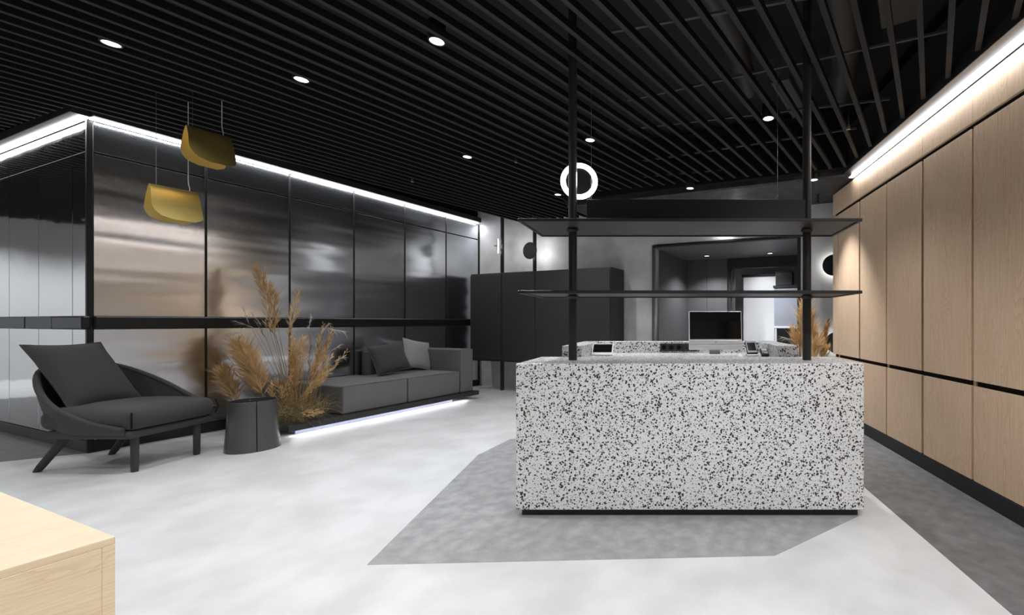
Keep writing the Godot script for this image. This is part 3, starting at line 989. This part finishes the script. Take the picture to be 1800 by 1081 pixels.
# ---------------------------------------------------------------- sofa
func build_sofa() -> void:
	var p := thing("bench_platform", "low black platform under the grey sofa with glow beneath", "platform", LC, LA)
	box("slab", Vector3(2.40, 0.103, 0.6225), Vector3(2.72, 0.066, 1.215), M.charcoal_cabinet, p, 0.003)
	box("foot", Vector3(2.265, 0.036, 0.56), Vector3(2.17, 0.069, 1.04), M.blue_film, p, 0.002)
	var s := thing("led_strip", "white light line under the front edge of the black platform", "light strip", LC, LA)
	box("diffuser", Vector3(2.33, 0.0675, 1.16), Vector3(2.45, 0.004, 0.02), M.led_white, s, 0.0)
	area_light(s, Vector3(2.33, 0.063, 1.16), Vector2(2.45, 0.02), Vector3(0, -1, 0), 0.38)
	var y0 := 0.137
	var o := thing("sofa", "grey modular sofa with one arm and open chaise end", "sofa", LC, LA)
	o.position = LC + Vector3(0, y0, 0)
	obj("seat_module", softbox(mb(), Vector3(2.085, 0.178, 0.58), Vector3(0.87, 0.356, 1.14), 0.022, 0.022, 0.006), M.fabric_sofa, o)
	obj("seat_module", softbox(mb(), Vector3(2.983, 0.178, 0.70), Vector3(0.90, 0.356, 0.90), 0.022, 0.022, 0.006), M.fabric_sofa, o)
	obj("backrest", softbox(mb(), Vector3(3.02, 0.356, 0.135), Vector3(0.84, 0.712, 0.23), 0.02, 0.006, 0.004), M.fabric_sofa, o)
	obj("armrest", softbox(mb(), Vector3(3.565, 0.356, 0.59), Vector3(0.25, 0.712, 1.14), 0.02, 0.006, 0.004), M.fabric_sofa, o)
	# piped seams
	obj("piping", tube(mb(), [Vector3(1.66, 0.352, 1.146), Vector3(2.08, 0.355, 1.151), Vector3(2.51, 0.352, 1.146)], 0.005, 6), M.piping_grey, o)
	obj("piping", tube(mb(), [Vector3(2.545, 0.352, 1.146), Vector3(2.98, 0.355, 1.151), Vector3(3.425, 0.352, 1.146)], 0.005, 6), M.piping_grey, o)
	obj("piping", tube(mb(), [Vector3(3.445, 0.01, 1.156), Vector3(3.445, 0.708, 1.156), Vector3(3.685, 0.708, 1.156), Vector3(3.685, 0.01, 1.156)], 0.005, 6), M.piping_grey, o)
	obj("piping", tube(mb(), [Vector3(1.654, 0.01, 1.146), Vector3(1.654, 0.35, 1.146)], 0.005, 6), M.piping_grey, o)
	# scatter cushions leaning on the backrest
	var c := thing("scatter_cushion", "dark grey scatter cushion leaning in the middle of the sofa", "cushion", lpos(2.70, y0 + 0.362 + 0.25, 0.52), LA)
	var q := Basis(Vector3.RIGHT, deg_to_rad(-24)) * Basis(Vector3.BACK, deg_to_rad(10))
	c.basis = Basis(Vector3.UP, LA + deg_to_rad(-12)) * q
	obj("cover", pillow(mb(), 0.50, 0.47, 0.17), M.fabric_cushion_dark, c)
	obj("piping", tube(mb(), pillow_edge(0.50, 0.47), 0.006, 6, -1.0, false), M.piping_grey, c)
	c = thing("scatter_cushion", "pale grey scatter cushion behind the dark cushion on the sofa", "cushion", lpos(3.27, y0 + 0.362 + 0.262, 0.39), LA)
	c.basis = Basis(Vector3.UP, LA + deg_to_rad(6)) * Basis(Vector3.RIGHT, deg_to_rad(-20)) * Basis(Vector3.BACK, deg_to_rad(-13))
	obj("cover", pillow(mb(), 0.50, 0.50, 0.16), M.fabric_cushion_light, c)
	obj("piping", tube(mb(), pillow_edge(0.50, 0.50), 0.006, 6, -1.0, false), M.piping_light, c)

# ---------------------------------------------------------------- lounge chair
func spline(pts: Array, n: int) -> Array:
	var c := Curve3D.new()
	for i in pts.size():
		var t: Vector3 = (pts[mini(i + 1, pts.size() - 1)] - pts[maxi(i - 1, 0)]) / 6.0
		c.add_point(pts[i], -t, t)
	var out := []
	var l := c.get_baked_length()
	for k in n + 1:
		out.append(c.sample_baked(l * k / n, true))
	return out

func build_chair() -> void:
	var ch := thing("lounge_chair", "charcoal upholstered lounge chair with a wraparound shell and round legs", "chair", Vector3(-5.10, 0, -4.00), deg_to_rad(0))
	# rim and foot line of the shell, from the side by the camera round the back to the far side
	var rim := spline([Vector3(0.47, 0.375, 0.37), Vector3(0.22, 0.43, 0.385), Vector3(-0.08, 0.55, 0.385), Vector3(-0.34, 0.71, 0.31), Vector3(-0.50, 0.85, 0.19), Vector3(-0.575, 0.91, 0.0), Vector3(-0.56, 0.90, -0.22), Vector3(-0.40, 0.83, -0.36), Vector3(-0.10, 0.70, -0.40), Vector3(0.20, 0.55, -0.40), Vector3(0.47, 0.42, -0.385)], 44)
	var low := spline([Vector3(0.46, 0.335, 0.33), Vector3(0.22, 0.33, 0.33), Vector3(-0.02, 0.33, 0.32), Vector3(-0.16, 0.335, 0.27), Vector3(-0.24, 0.34, 0.16), Vector3(-0.26, 0.345, 0.0), Vector3(-0.24, 0.34, -0.16), Vector3(-0.16, 0.335, -0.27), Vector3(-0.02, 0.33, -0.32), Vector3(0.22, 0.33, -0.34), Vector3(0.46, 0.335, -0.34)], 44)
	var outer := []
	var inner := []
	var n := 10
	for i in n + 1:
		var ro := []
		var ri := []
		var v := float(i) / n
		for j in 45:
			var a: Vector3 = low[j]
			var b: Vector3 = rim[j]
			var p := a.lerp(b, v)
			var flat := Vector3(b.x - a.x, 0, b.z - a.z)
			var h := b.y - a.y
			# belly: leaves the foot almost level, then rises
			p = Vector3(a.x + (b.x - a.x) * pow(v, 0.62), a.y + h * pow(v, 1.35), a.z + (b.z - a.z) * pow(v, 0.62))
			ro.append(p)
			var inward := Vector3(-p.x * 0.5 + 0.1, 0.25, -p.z).normalized() * 0.036
			ri.append(p + inward)
		outer.append(ro)
		inner.append(ri)
	var st := mb()
	grid(st, outer)
	grid(st, inner, true)
	grid(st, [outer[n], inner[n]])
	grid(st, [outer[0], inner[0]], true)
	var e0 := []
	var e1 := []
	for e in [0, 44]:
		var ra := []
		var rb := []
		for i in n + 1:
			ra.append(outer[i][e])
			rb.append(inner[i][e])
		grid(st, [ra, rb])
	obj("shell", st, M.fabric_charcoal, ch)
	var seam_pts := []
	for j in 45:
		seam_pts.append(outer[n][j].lerp(inner[n][j], 0.5) + Vector3(0, 0.002, 0))
	obj("rim_padding", tube(mb(), seam_pts, 0.022, 8), M.fabric_charcoal, ch)
	obj("seat_pan", softbox(mb(), Vector3(0.12, 0.335, 0.0), Vector3(0.74, 0.07, 0.68), 0.03), M.fabric_charcoal, ch)
	obj("seat_cushion", softbox(mb(), Vector3(0.12, 0.462, 0.0), Vector3(0.80, 0.185, 0.70), 0.075, 0.035, 0.02), M.fabric_charcoal, ch)
	for sz in [-1.0, 1.0]:
		obj("cushion_seam", tube(mb(), [Vector3(0.515, 0.395, sz * 0.335), Vector3(0.533, 0.46, sz * 0.350), Vector3(0.515, 0.53, sz * 0.335)], 0.006, 6), M.black_matt, ch)
	var bc := obj("back_cushion", pillow(mb(), 0.52, 0.70, 0.18), M.fabric_charcoal, ch)
	var q := Transform3D(Basis(Vector3.UP, PI / 2) * Basis(Vector3.RIGHT, deg_to_rad(-37)), Vector3(-0.33, 0.82, 0.0))
	bc.transform = q
	var pe := obj("piping", tube(mb(), pillow_edge(0.52, 0.70), 0.008, 6, -1.0, false), M.fabric_charcoal, bc)
	pe.name = "piping"
	for sz in [-1.0, 1.0]:
		obj("leg", tube(mb(), [Vector3(0.43, 0.0, sz * 0.245), Vector3(0.43, 0.05, sz * 0.245), Vector3(0.43, 0.34, sz * 0.245)], 0.023, 14, 0.027), M.fabric_charcoal, ch)
		obj("leg", tube(mb(), [Vector3(-0.415, 0.0, sz * 0.25), Vector3(-0.38, 0.045, sz * 0.248), Vector3(-0.14, 0.345, sz * 0.235)], 0.022, 14, 0.032), M.fabric_charcoal, ch)
		obj("bracket", softbox(mb(), Vector3(-0.10, 0.325, sz * 0.24), Vector3(0.20, 0.08, 0.07), 0.03), M.fabric_charcoal, ch)

# ---------------------------------------------------------------- split side table
func build_side_table() -> void:
	var t := thing("side_table", "black tapered metal drum split down the middle beside the platform", "side table", Vector3(-4.315, 0, -4.45))
	var gap := 0.035
	var a0 := 0.67 # the slit as seen from the hall
	for k in 2:
		var s := mb()
		var b0 := a0 + PI * k + gap * 0.5
		var b1 := a0 + PI * (k + 1) - gap * 0.5
		lathe(s, [Vector2(0.215, 0.0), Vector2(0.180, 0.497), Vector2(0.1785, 0.500), Vector2(0.176, 0.497), Vector2(0.211, 0.0), Vector2(0.215, 0.0)], 32, Vector3.ZERO, b0, b1)
		for b in [b0, b1]:
			var d := Vector3(cos(b), 0, sin(b))
			quad(s, d * 0.215, d * 0.211, d * 0.176 + Vector3(0, 0.497, 0), d * 0.180 + Vector3(0, 0.497, 0), Vector3(-d.z, 0, d.x))
		obj("half_shell", s, M.side_table_metal, t)
	obj("inner_tray", lathe(mb(), [Vector2(0.001, 0.455), Vector2(0.176, 0.455), Vector2(0.176, 0.445), Vector2(0.001, 0.445)], 32), M.black_matt, t)

# ---------------------------------------------------------------- brass pendant lamps
func build_pendants() -> void:
	for k in 2:
		var label: String = ["folded satin brass pendant hanging lower beside the wire", "folded brass pendant hanging higher up under the ceiling slats"][k]
		# ridge ends
		var a: Vector3 = [Vector3(-4.479, 2.488, -3.70), Vector3(-4.163, 2.989, -3.70)][k]
		var L: float = [0.29, 0.28][k]
		var dir := Vector3(0.40, 0, -0.9165)
		var h := 0.295
		var p := thing("pendant_lamp", label, "pendant lamp", a + dir * L * 0.5 - Vector3(0, h, 0))
		p.basis = Basis(dir, Vector3.UP, dir.cross(Vector3.UP))
		# local x along the ridge, z towards the hall; y from 0 (bottom) to h (ridge)
		var rows_o := []
		var rows_i := []
		var nv := 36
		var nu := 22
		for i in nv + 1:
			var v := 2.0 * i / nv - 1.0
			var av := absf(v)
			var y := h * (1.0 - pow(av, 1.25)) if av < 0.15 else h * (1.0 - pow(av, 1.25))
			var z := signf(v) * 0.105 * pow(av, 0.72)
			var inset := [0.0, 0.0]
			for e in 2:
				var rr: float = [0.125, 0.055][e]
				if y < rr:
					inset[e] = rr - sqrt(maxf(0.0, rr * rr - (rr - y) * (rr - y)))
			var half := L * 0.5 + 0.012 * av
			var ro := []
			var ri := []
			for j in nu + 1:
				var u := 2.0 * j / nu - 1.0
				var x: float = lerpf(-half + inset[0], half - inset[1], (u + 1.0) * 0.5)
				ro.append(Vector3(x, y, z))
				ri.append(Vector3(x, y - 0.004 * (1.0 - av), z - signf(v) * 0.0035))
			rows_o.append(ro)
			rows_i.append(ri)
		obj("outer_sheet", grid(mb(), rows_o, true), M.satin_brass, p)
		var si := mb()
		grid(si, rows_i)
		for e in [0, nu]:
			var ea := []
			var eb := []
			for i in nv + 1:
				ea.append(rows_o[i][e])
				eb.append(rows_i[i][e])
			grid(si, [ea, eb])
		grid(si, [rows_o[0], rows_i[0]])
		grid(si, [rows_o[nv], rows_i[nv]])
		obj("inner_sheet", si, M.satin_brass, p)
		box("led_bar", Vector3(0, h - 0.045, 0), Vector3(L * 0.75, 0.012, 0.012), M.pendant_led, p, 0.002)
		var om := OmniLight3D.new()
		om.name = "led_light"
		om.light_energy = 0.03
		om.light_color = Color(1.0, 0.9, 0.74)
		om.light_size = 0.03
		om.omni_range = 20.0
		om.omni_attenuation = 2.0
		om.shadow_enabled = true
		p.add_child(om)
		om.position = Vector3(0, h - 0.08, 0)
		var topy := 3.40 - (a.y - h)
		obj("wire", tube(mb(), [Vector3(-L * 0.36, h - 0.004, 0), Vector3(-L * 0.36, topy, 0)], 0.0012, 6), M.steel_wire, p)
		obj("cord", tube(mb(), [Vector3(L * 0.34, h - 0.002, 0), Vector3(L * 0.345, h + 0.025, 0), Vector3(L * 0.32, h + 0.05, 0), Vector3(L * 0.31, h + 0.09, 0), Vector3(L * 0.31, topy, 0)], 0.0026, 6), M.white_cord, p)

# ---------------------------------------------------------------- oak counter in front
func build_wood_counter() -> void:
	var c := thing("oak_counter_block", "pale oak counter block with sharp corner across from the lounge chair", "counter", Vector3(-1.43, 0, -1.11), LA)
	# corner at the origin; the block runs back towards the hall: local -x along the short side, -z along the long side
	var st := mb()
	cbox(st, Vector3(-0.45, 0.74, -0.75), Vector3(0.9, 0.02, 1.5), 0.0015, Vector2(0.3, 0.1))
	var o := obj("top_board", st, M.oak_counter, c)
	var s2 := mb()
	# boards with grain lying level
	for f in [[Vector3(-0.011, 0.365, -0.75), Vector3(0.022, 0.73, 1.5)], [Vector3(-0.461, 0.365, -0.011), Vector3(0.878, 0.73, 0.022)], [Vector3(-0.461, 0.365, -1.489), Vector3(0.878, 0.73, 0.022)], [Vector3(-0.889, 0.365, -0.75), Vector3(0.022, 0.73, 1.456)]]:
		box("side_board", f[0], f[1], M.oak_counter, c, 0.0015)

# ---------------------------------------------------------------- hanging cabinet
func build_cabinet() -> void:
	var c := thing("hanging_cabinet", "long matt black cabinet hung between round black poles", "cabinet", LC, LA)
	box("carcass", Vector3(4.70, 1.39, 1.84), Vector3(0.46, 1.66, 3.08), M.charcoal_cabinet, c, 0.004)
	for i in 4:
		box("door", Vector3(4.462, 1.39, 0.30 + 0.3835 + i * 0.767), Vector3(0.02, 1.60, 0.755), M.charcoal_cabinet, c, 0.002)
	for z in [0.93, 1.69]:
		obj("pole", tube(mb(), [Vector3(4.62, 0, z), Vector3(4.62, 3.5, z)], 0.034, 18), M.black_powder_coat, c)

# ---------------------------------------------------------------- disc lamps
func disc_lamp(label: String, at: Vector3, facing: Basis, ring_front: bool, e: float, arm := 0.05, group := "") -> void:
	# black backing disc and a light ring on the opposite face; local +z is the lit side
	var d := thing("disc_lamp", label, "wall lamp", at, 0.0, group)
	d.basis = facing
	obj("disc", disc_mesh(0.135 if ring_front else 0.155, 0.014), M.black_powder_coat, d)
	obj("led_ring", torus(mb(), 0.118, 0.019, 56, 10, 0.45), M.led_ring, d).position = Vector3(0, 0, 0.010)
	obj("bracket", tube(mb(), [Vector3(0, 0, -arm), Vector3(0, 0, -0.004)], 0.008, 10), M.black_powder_coat, d)
	var s := SpotLight3D.new()
	s.name = "ring_light"
	s.light_energy = e
	s.light_color = Color(0.985, 0.99, 1.0)
	s.spot_angle = 80.0
	s.spot_angle_attenuation = 1.0
	s.spot_range = 20.0
	s.spot_attenuation = 2.0
	s.light_size = 0.13
	s.shadow_enabled = true
	d.add_child(s)
	s.position = Vector3(0, 0, 0.045)
	s.rotation = Vector3(0, PI, 0)

func build_disc_lamps() -> void:
	# lit ring facing the hall, fixed behind the pole of the rack
	disc_lamp("glowing ring lamp fixed on the rack pole over the desk", Vector3(-0.70, 2.355, -3.25), Basis(Vector3.UP, deg_to_rad(6)), true, 0.6, 0.03)
	# lamps on the cabinet poles: lit side towards the wall
	var tow := Basis(Vector3.UP, LA + PI / 2)
	disc_lamp("black disc lamp on the pole glowing onto the concrete wall", lpos(4.50, 2.60, 1.68), tow, false, 0.4, -0.05)
	disc_lamp("lamp seen edge on with a ring beside the cabinet pole", lpos(4.53, 2.74, 0.90), Basis(Vector3.UP, deg_to_rad(110)), true, 0.2, 0.06)
	disc_lamp("black disc lamp on the concrete wall by the oak wall", lpos(4.84, 2.13, 6.86), tow, false, 0.55, 0.0)
	disc_lamp("low black disc lamp on the concrete wall behind the dried grass", lpos(4.84, 1.0, 6.90), tow, false, 0.12, 0.0)
	disc_lamp("black disc lamp on the wall over the passage frame", lpos(4.84, 2.86, 5.22), tow, false, 2.5, 0.0)
	var p := thing("lamp_post", "slim black post carrying lamps in front of the concrete wall", "post", lpos(4.80, 0, 6.99), LA)
	obj("tube", tube(mb(), [Vector3(0, 0, 0), Vector3(0, 3.06, 0)], 0.03, 16), M.black_powder_coat, p)
	obj("foot_plate", lathe(mb(), [Vector2(0.001, 0.006), Vector2(0.06, 0.006), Vector2(0.06, 0.0)], 20), M.black_powder_coat, p)

# ---------------------------------------------------------------- dried grasses
func strand(st: SurfaceTool, a: Vector3, d: Vector3, l: float, droop: float, w: float, segs := 3) -> void:
	var side := d.cross(Vector3(rng.randf_range(-1, 1), rng.randf_range(-1, 1), rng.randf_range(-1, 1))).normalized()
	var pts := []
	for i in segs + 1:
		var t := float(i) / segs
		pts.append(a + d * l * t + Vector3(0, -droop * l * t * t, 0))
	for i in segs:
		var w0 := w * (1.0 - float(i) / segs)
		var w1 := w * (1.0 - float(i + 1) / segs)
		var p0: Vector3 = pts[i]
		var p1: Vector3 = pts[i + 1]
		var n := (p1 - p0).cross(side).normalized()
		if i == segs - 1:
			tri(st, p0 - side * w0, p0 + side * w0, p1, n)
		else:
			quad(st, p0 - side * w0, p0 + side * w0, p1 + side * w1, p1 - side * w1, n)

# feathery plume along a spline from its foot through bend to tip
func plume(parent: Node, foot: Vector3, base: Vector3, tip: Vector3, width: float, count: int, m: Material, stem_m: Material, spread := 0.55, wthick := 0.0021) -> void:
	var st := mb()
	var axis := (tip - base)
	var ln := axis.length()
	axis = axis.normalized()
	var sx := axis.cross(Vector3(0.3, 0.2, 1.0)).normalized()
	var sy := axis.cross(sx).normalized()
	var sag := Vector3(axis.x, 0, axis.z) * ln * 0.12
	# side branches, each a little tuft of hairs with a tone of its own
	var nb := int(count / 6.0)
	for k in nb:
		var t := pow((k + rng.randf()) / nb, 0.9)
		var g := rng.randf() * TAU
		var env := sin(PI * clampf(t * 0.84 + 0.12, 0.0, 1.0))
		var rad := (sx * cos(g) + sy * sin(g))
		var c := base + axis * ln * t + sag * t * t + rad * width * 0.06
		var d := (axis * rng.randf_range(0.8, 1.3) + rad * spread * rng.randf_range(0.6, 1.5)).normalized()
		var bl := width * (0.5 + 0.85 * env) * rng.randf_range(0.65, 1.3)
		var tone := rng.randf_range(0.62, 1.12)
		st.set_color(Color(tone, tone * rng.randf_range(0.94, 1.0), tone * rng.randf_range(0.86, 1.0)))
		var droop := rng.randf_range(-0.2, 0.35)
		for q in 13:
			var f := rng.randf_range(0.0, 0.62)
			var hd := (d + Vector3(rng.randf_range(-1, 1), rng.randf_range(-1, 1), rng.randf_range(-1, 1)) * 0.24).normalized()
			strand(st, c + d * bl * f * 0.8 + Vector3(0, -droop * bl * f * f * 0.6, 0), hd, bl * rng.randf_range(0.35, 0.62), droop, wthick * rng.randf_range(0.6, 1.3))
	var o := obj("plume", st, m, parent)
	var pts := []
	for i in 7:
		var t := i / 6.0
		pts.append(foot.lerp(base, t) + Vector3(0, sin(PI * t) * 0.02, 0))
	pts.append(base.lerp(tip, 0.5) + sag * 0.25)
	pts.append(base.lerp(tip, 0.9) + sag * 0.8)
	obj("stem", tube(mb(), pts, 0.0035, 5, 0.0015), stem_m, o)

func build_plants() -> void:
	rng.seed = 99
	# big arrangement at the open end of the platform
	var y0 := 0.137
	var p := thing("dried_grass_arrangement", "tall arrangement of golden pampas plumes on the black platform", "dried plant", Vector3(-4.52, y0, -5.22))
	var u := 0.0069
	# each: foot x, base (x, y), tip (x, y), z shift, width, strands, material, spread
	var list := [
		[-5, -42, 195, -66, 262, 0.00, 0.115, 420, "plume_tan", 0.42], [-5, -50, 205, -58, 250, 0.05, 0.10, 220, "plume_cream", 0.40],
		[0, -35, 148, -36, 232, 0.04, 0.11, 430, "plume_tan", 0.42], [0, -38, 150, -40, 225, 0.08, 0.10, 240, "plume_cream", 0.40],
		[5, -14, 135, 4, 222, 0.02, 0.085, 380, "plume_cream", 0.36],
		[-10, -42, 62, -76, 138, 0.16, 0.15, 620, "plume_gold", 0.62], [-8, -34, 50, -58, 120, 0.22, 0.14, 560, "plume_gold", 0.62],
		[-14, -88, 38, -108, 92, 0.12, 0.14, 520, "plume_gold", 0.60], [-12, -66, 45, -96, 118, 0.05, 0.13, 380, "plume_tan", 0.6],
		[4, 12, 70, 22, 140, 0.06, 0.09, 330, "plume_gold", 0.45], [8, 4, 60, 10, 135, 0.12, 0.09, 300, "plume_tan", 0.45],
		[10, 26, 80, 46, 165, 0.0, 0.055, 260, "plume_tan", 0.30], [12, 30, 70, 62, 148, 0.06, 0.05, 240, "plume_brown", 0.30],
		[12, 34, 65, 66, 132, 0.1, 0.05, 240, "plume_tan", 0.32], [12, 24, 60, 36, 150, -0.04, 0.05, 260, "plume_brown", 0.30],
		[10, 18, 60, 26, 150, 0.0, 0.05, 240, "plume_brown", 0.30], [14, 38, 58, 76, 112, 0.14, 0.055, 260, "plume_tan", 0.35],
		[14, 40, 48, 78, 95, 0.18, 0.05, 220, "plume_gold", 0.35], [16, 32, 40, 70, 84, 0.22, 0.05, 220, "plume_tan", 0.35],
		[8, 16, 55, 18, 120, 0.2, 0.055, 240, "plume_brown", 0.34], [9, 24, 42, 40, 100, 0.26, 0.055, 240, "plume_brown", 0.34], [12, 8, 40, 28, 88, 0.28, 0.05, 220, "plume_tan", 0.36],
		[-14, -70, 70, -96, 120, 0.0, 0.045, 180, "plume_brown", 0.32], [-16, -96, 60, -122, 108, 0.1, 0.035, 120, "plume_brown", 0.3],
		[-8, -56, 140, -70, 172, 0.0, 0.03, 90, "plume_brown", 0.25], [16, 40, 18, 72, 24, 0.3, 0.05, 160, "plume_gold", 0.4], [2, -8, 30, -4, 70, 0.28, 0.06, 200, "plume_tan", 0.45],
	]
	for k in range(5, 27):
		var t: Array = list[k].duplicate()
		for q in range(1, 5):
			t[q] += rng.randf_range(-9.0, 9.0)
		t[5] += rng.randf_range(-0.12, 0.05)
		list.append(t)
	for e in list:
		plume(p, Vector3(e[0] * u, 0.0, e[5] * 0.5), Vector3(e[1] * u, e[2] * u, e[5]), Vector3(e[3] * u, e[4] * u, e[5] + 0.03), e[6] * 1.15, e[7], M[e[8]], M.stem_straw, e[9] * 1.15)
	# pale hooked wisps
	for e in [[-90, 150, -125, 148], [-80, 158, -112, 170], [-100, 128, -138, 128], [-62, 165, -70, 192], [-52, 160, -66, 182], [-36, 160, -30, 190], [48, 148, 66, 166], [24, 155, 32, 178], [62, 118, 80, 128], [68, 100, 88, 108], [-92, 96, -110, 120], [54, 158, 84, 152]]:
		var st := mb()
		var b := Vector3(e[0] * u, e[1] * u, rng.randf_range(-0.05, 0.2))
		var t := Vector3(e[2] * u, e[3] * u, b.z + 0.02)
		for k in 46:
			var s := rng.randf()
			var c := b.lerp(t, s)
			var d := (t - b).normalized() + Vector3(rng.randf_range(-0.5, 0.5), rng.randf_range(-0.3, 0.5), rng.randf_range(-0.4, 0.4))
			strand(st, c, d.normalized(), rng.randf_range(0.05, 0.12), rng.randf_range(0.3, 0.8), 0.0019, 4)
		var o := obj("wisp", st, M.wisp_grey, p)
		var pts := []
		for i in 9:
			var q := i / 8.0
			pts.append(Vector3(0, 0, b.z * 0.3).lerp(b, q) + Vector3(0, sin(PI * q) * 0.05, 0))
		obj("stem", tube(mb(), pts, 0.002, 5, 0.001), M.stem_straw, o)
	# tangled dry blades round the foot
	for layer in 2:
		var st := mb()
		for k in (900 if layer == 0 else 420):
			var a := Vector3(rng.randf_range(-0.20, 0.30), rng.randf_range(0.0, 0.22), rng.randf_range(-0.12, 0.34))
			var g := rng.randf() * TAU
			var d := Vector3(cos(g) * 0.8, rng.randf_range(0.25, 1.3), sin(g) * 0.8).normalized()
			strand(st, a, d, rng.randf_range(0.16, 0.50), rng.randf_range(0.2, 1.1), 0.0019, 6)
		var bl := obj("tangled_blades", st, M.stem_olive if layer == 0 else M.stem_straw, p)
		bl.set_meta("kind", "stuff")
	# upright thin stems
	var us := mb()
	for k in 60:
		var a := Vector3(rng.randf_range(-0.15, 0.2), 0.0, rng.randf_range(-0.1, 0.2))
		var d := Vector3(rng.randf_range(-0.25, 0.25), 1.0, rng.randf_range(-0.1, 0.1)).normalized()
		strand(us, a, d, rng.randf_range(0.6, 1.05), 0.03, 0.0022, 4)
	obj("upright_blades", us, M.stem_straw, p).set_meta("kind", "stuff")
	# second arrangement behind the desk, in a dark pot on the floor
	var r := thing("dried_grass_pot", "golden pampas plumes in a dark pot between desk and oak wall", "dried plant", Vector3(1.56, 0, -4.75))
	obj("pot", lathe(mb(), [Vector2(0.001, 0.0), Vector2(0.15, 0.0), Vector2(0.19, 0.5), Vector2(0.18, 0.5), Vector2(0.145, 0.03), Vector2(0.001, 0.03)], 28), M.black_powder_coat, r)
	var v := 0.00625
	for e in [[-20, 928, -22, 1500, 0.10, 0.18, 1100, "plume_gold", 0.5], [-16, 950, -14, 1360, 0.12, 0.15, 620, "plume_tan", 0.5], [-8, 900, -2, 1160, 0.16, 0.13, 420, "plume_gold", 0.5], [10, 880, 22, 1320, 0.0, 0.08, 620, "plume_brown", 0.3], [14, 900, 16, 1240, 0.05, 0.08, 520, "plume_brown", 0.32], [-28, 900, -36, 1230, 0.05, 0.14, 420, "plume_tan", 0.5], [-14, 830, -12, 1120, 0.2, 0.12, 360, "plume_gold", 0.5], [4, 820, 8, 1040, 0.2, 0.10, 320, "plume_tan", 0.4]]:
		plume(r, Vector3(0, 0.42, 0), Vector3(e[0] * v, e[1] * 0.001, e[4]), Vector3(e[2] * v, e[3] * 0.001, e[4] + 0.02), e[5], e[6], M[e[7]], M.stem_straw, e[8])
	for e in [[-38, 1.10, -62, 1.14], [-30, 1.06, -58, 1.06]]:
		var st := mb()
		var b := Vector3(e[0] * v, e[1], 0.1)
		var t := Vector3(e[2] * v, e[3], 0.1)
		for k in 40:
			strand(st, b.lerp(t, rng.randf()), ((t - b).normalized() + Vector3(0, rng.randf_range(-0.4, 0.5), rng.randf_range(-0.4, 0.4))).normalized(), rng.randf_range(0.05, 0.1), rng.randf_range(0.3, 0.8), 0.0019, 4)
		obj("wisp", st, M.wisp_grey, r)
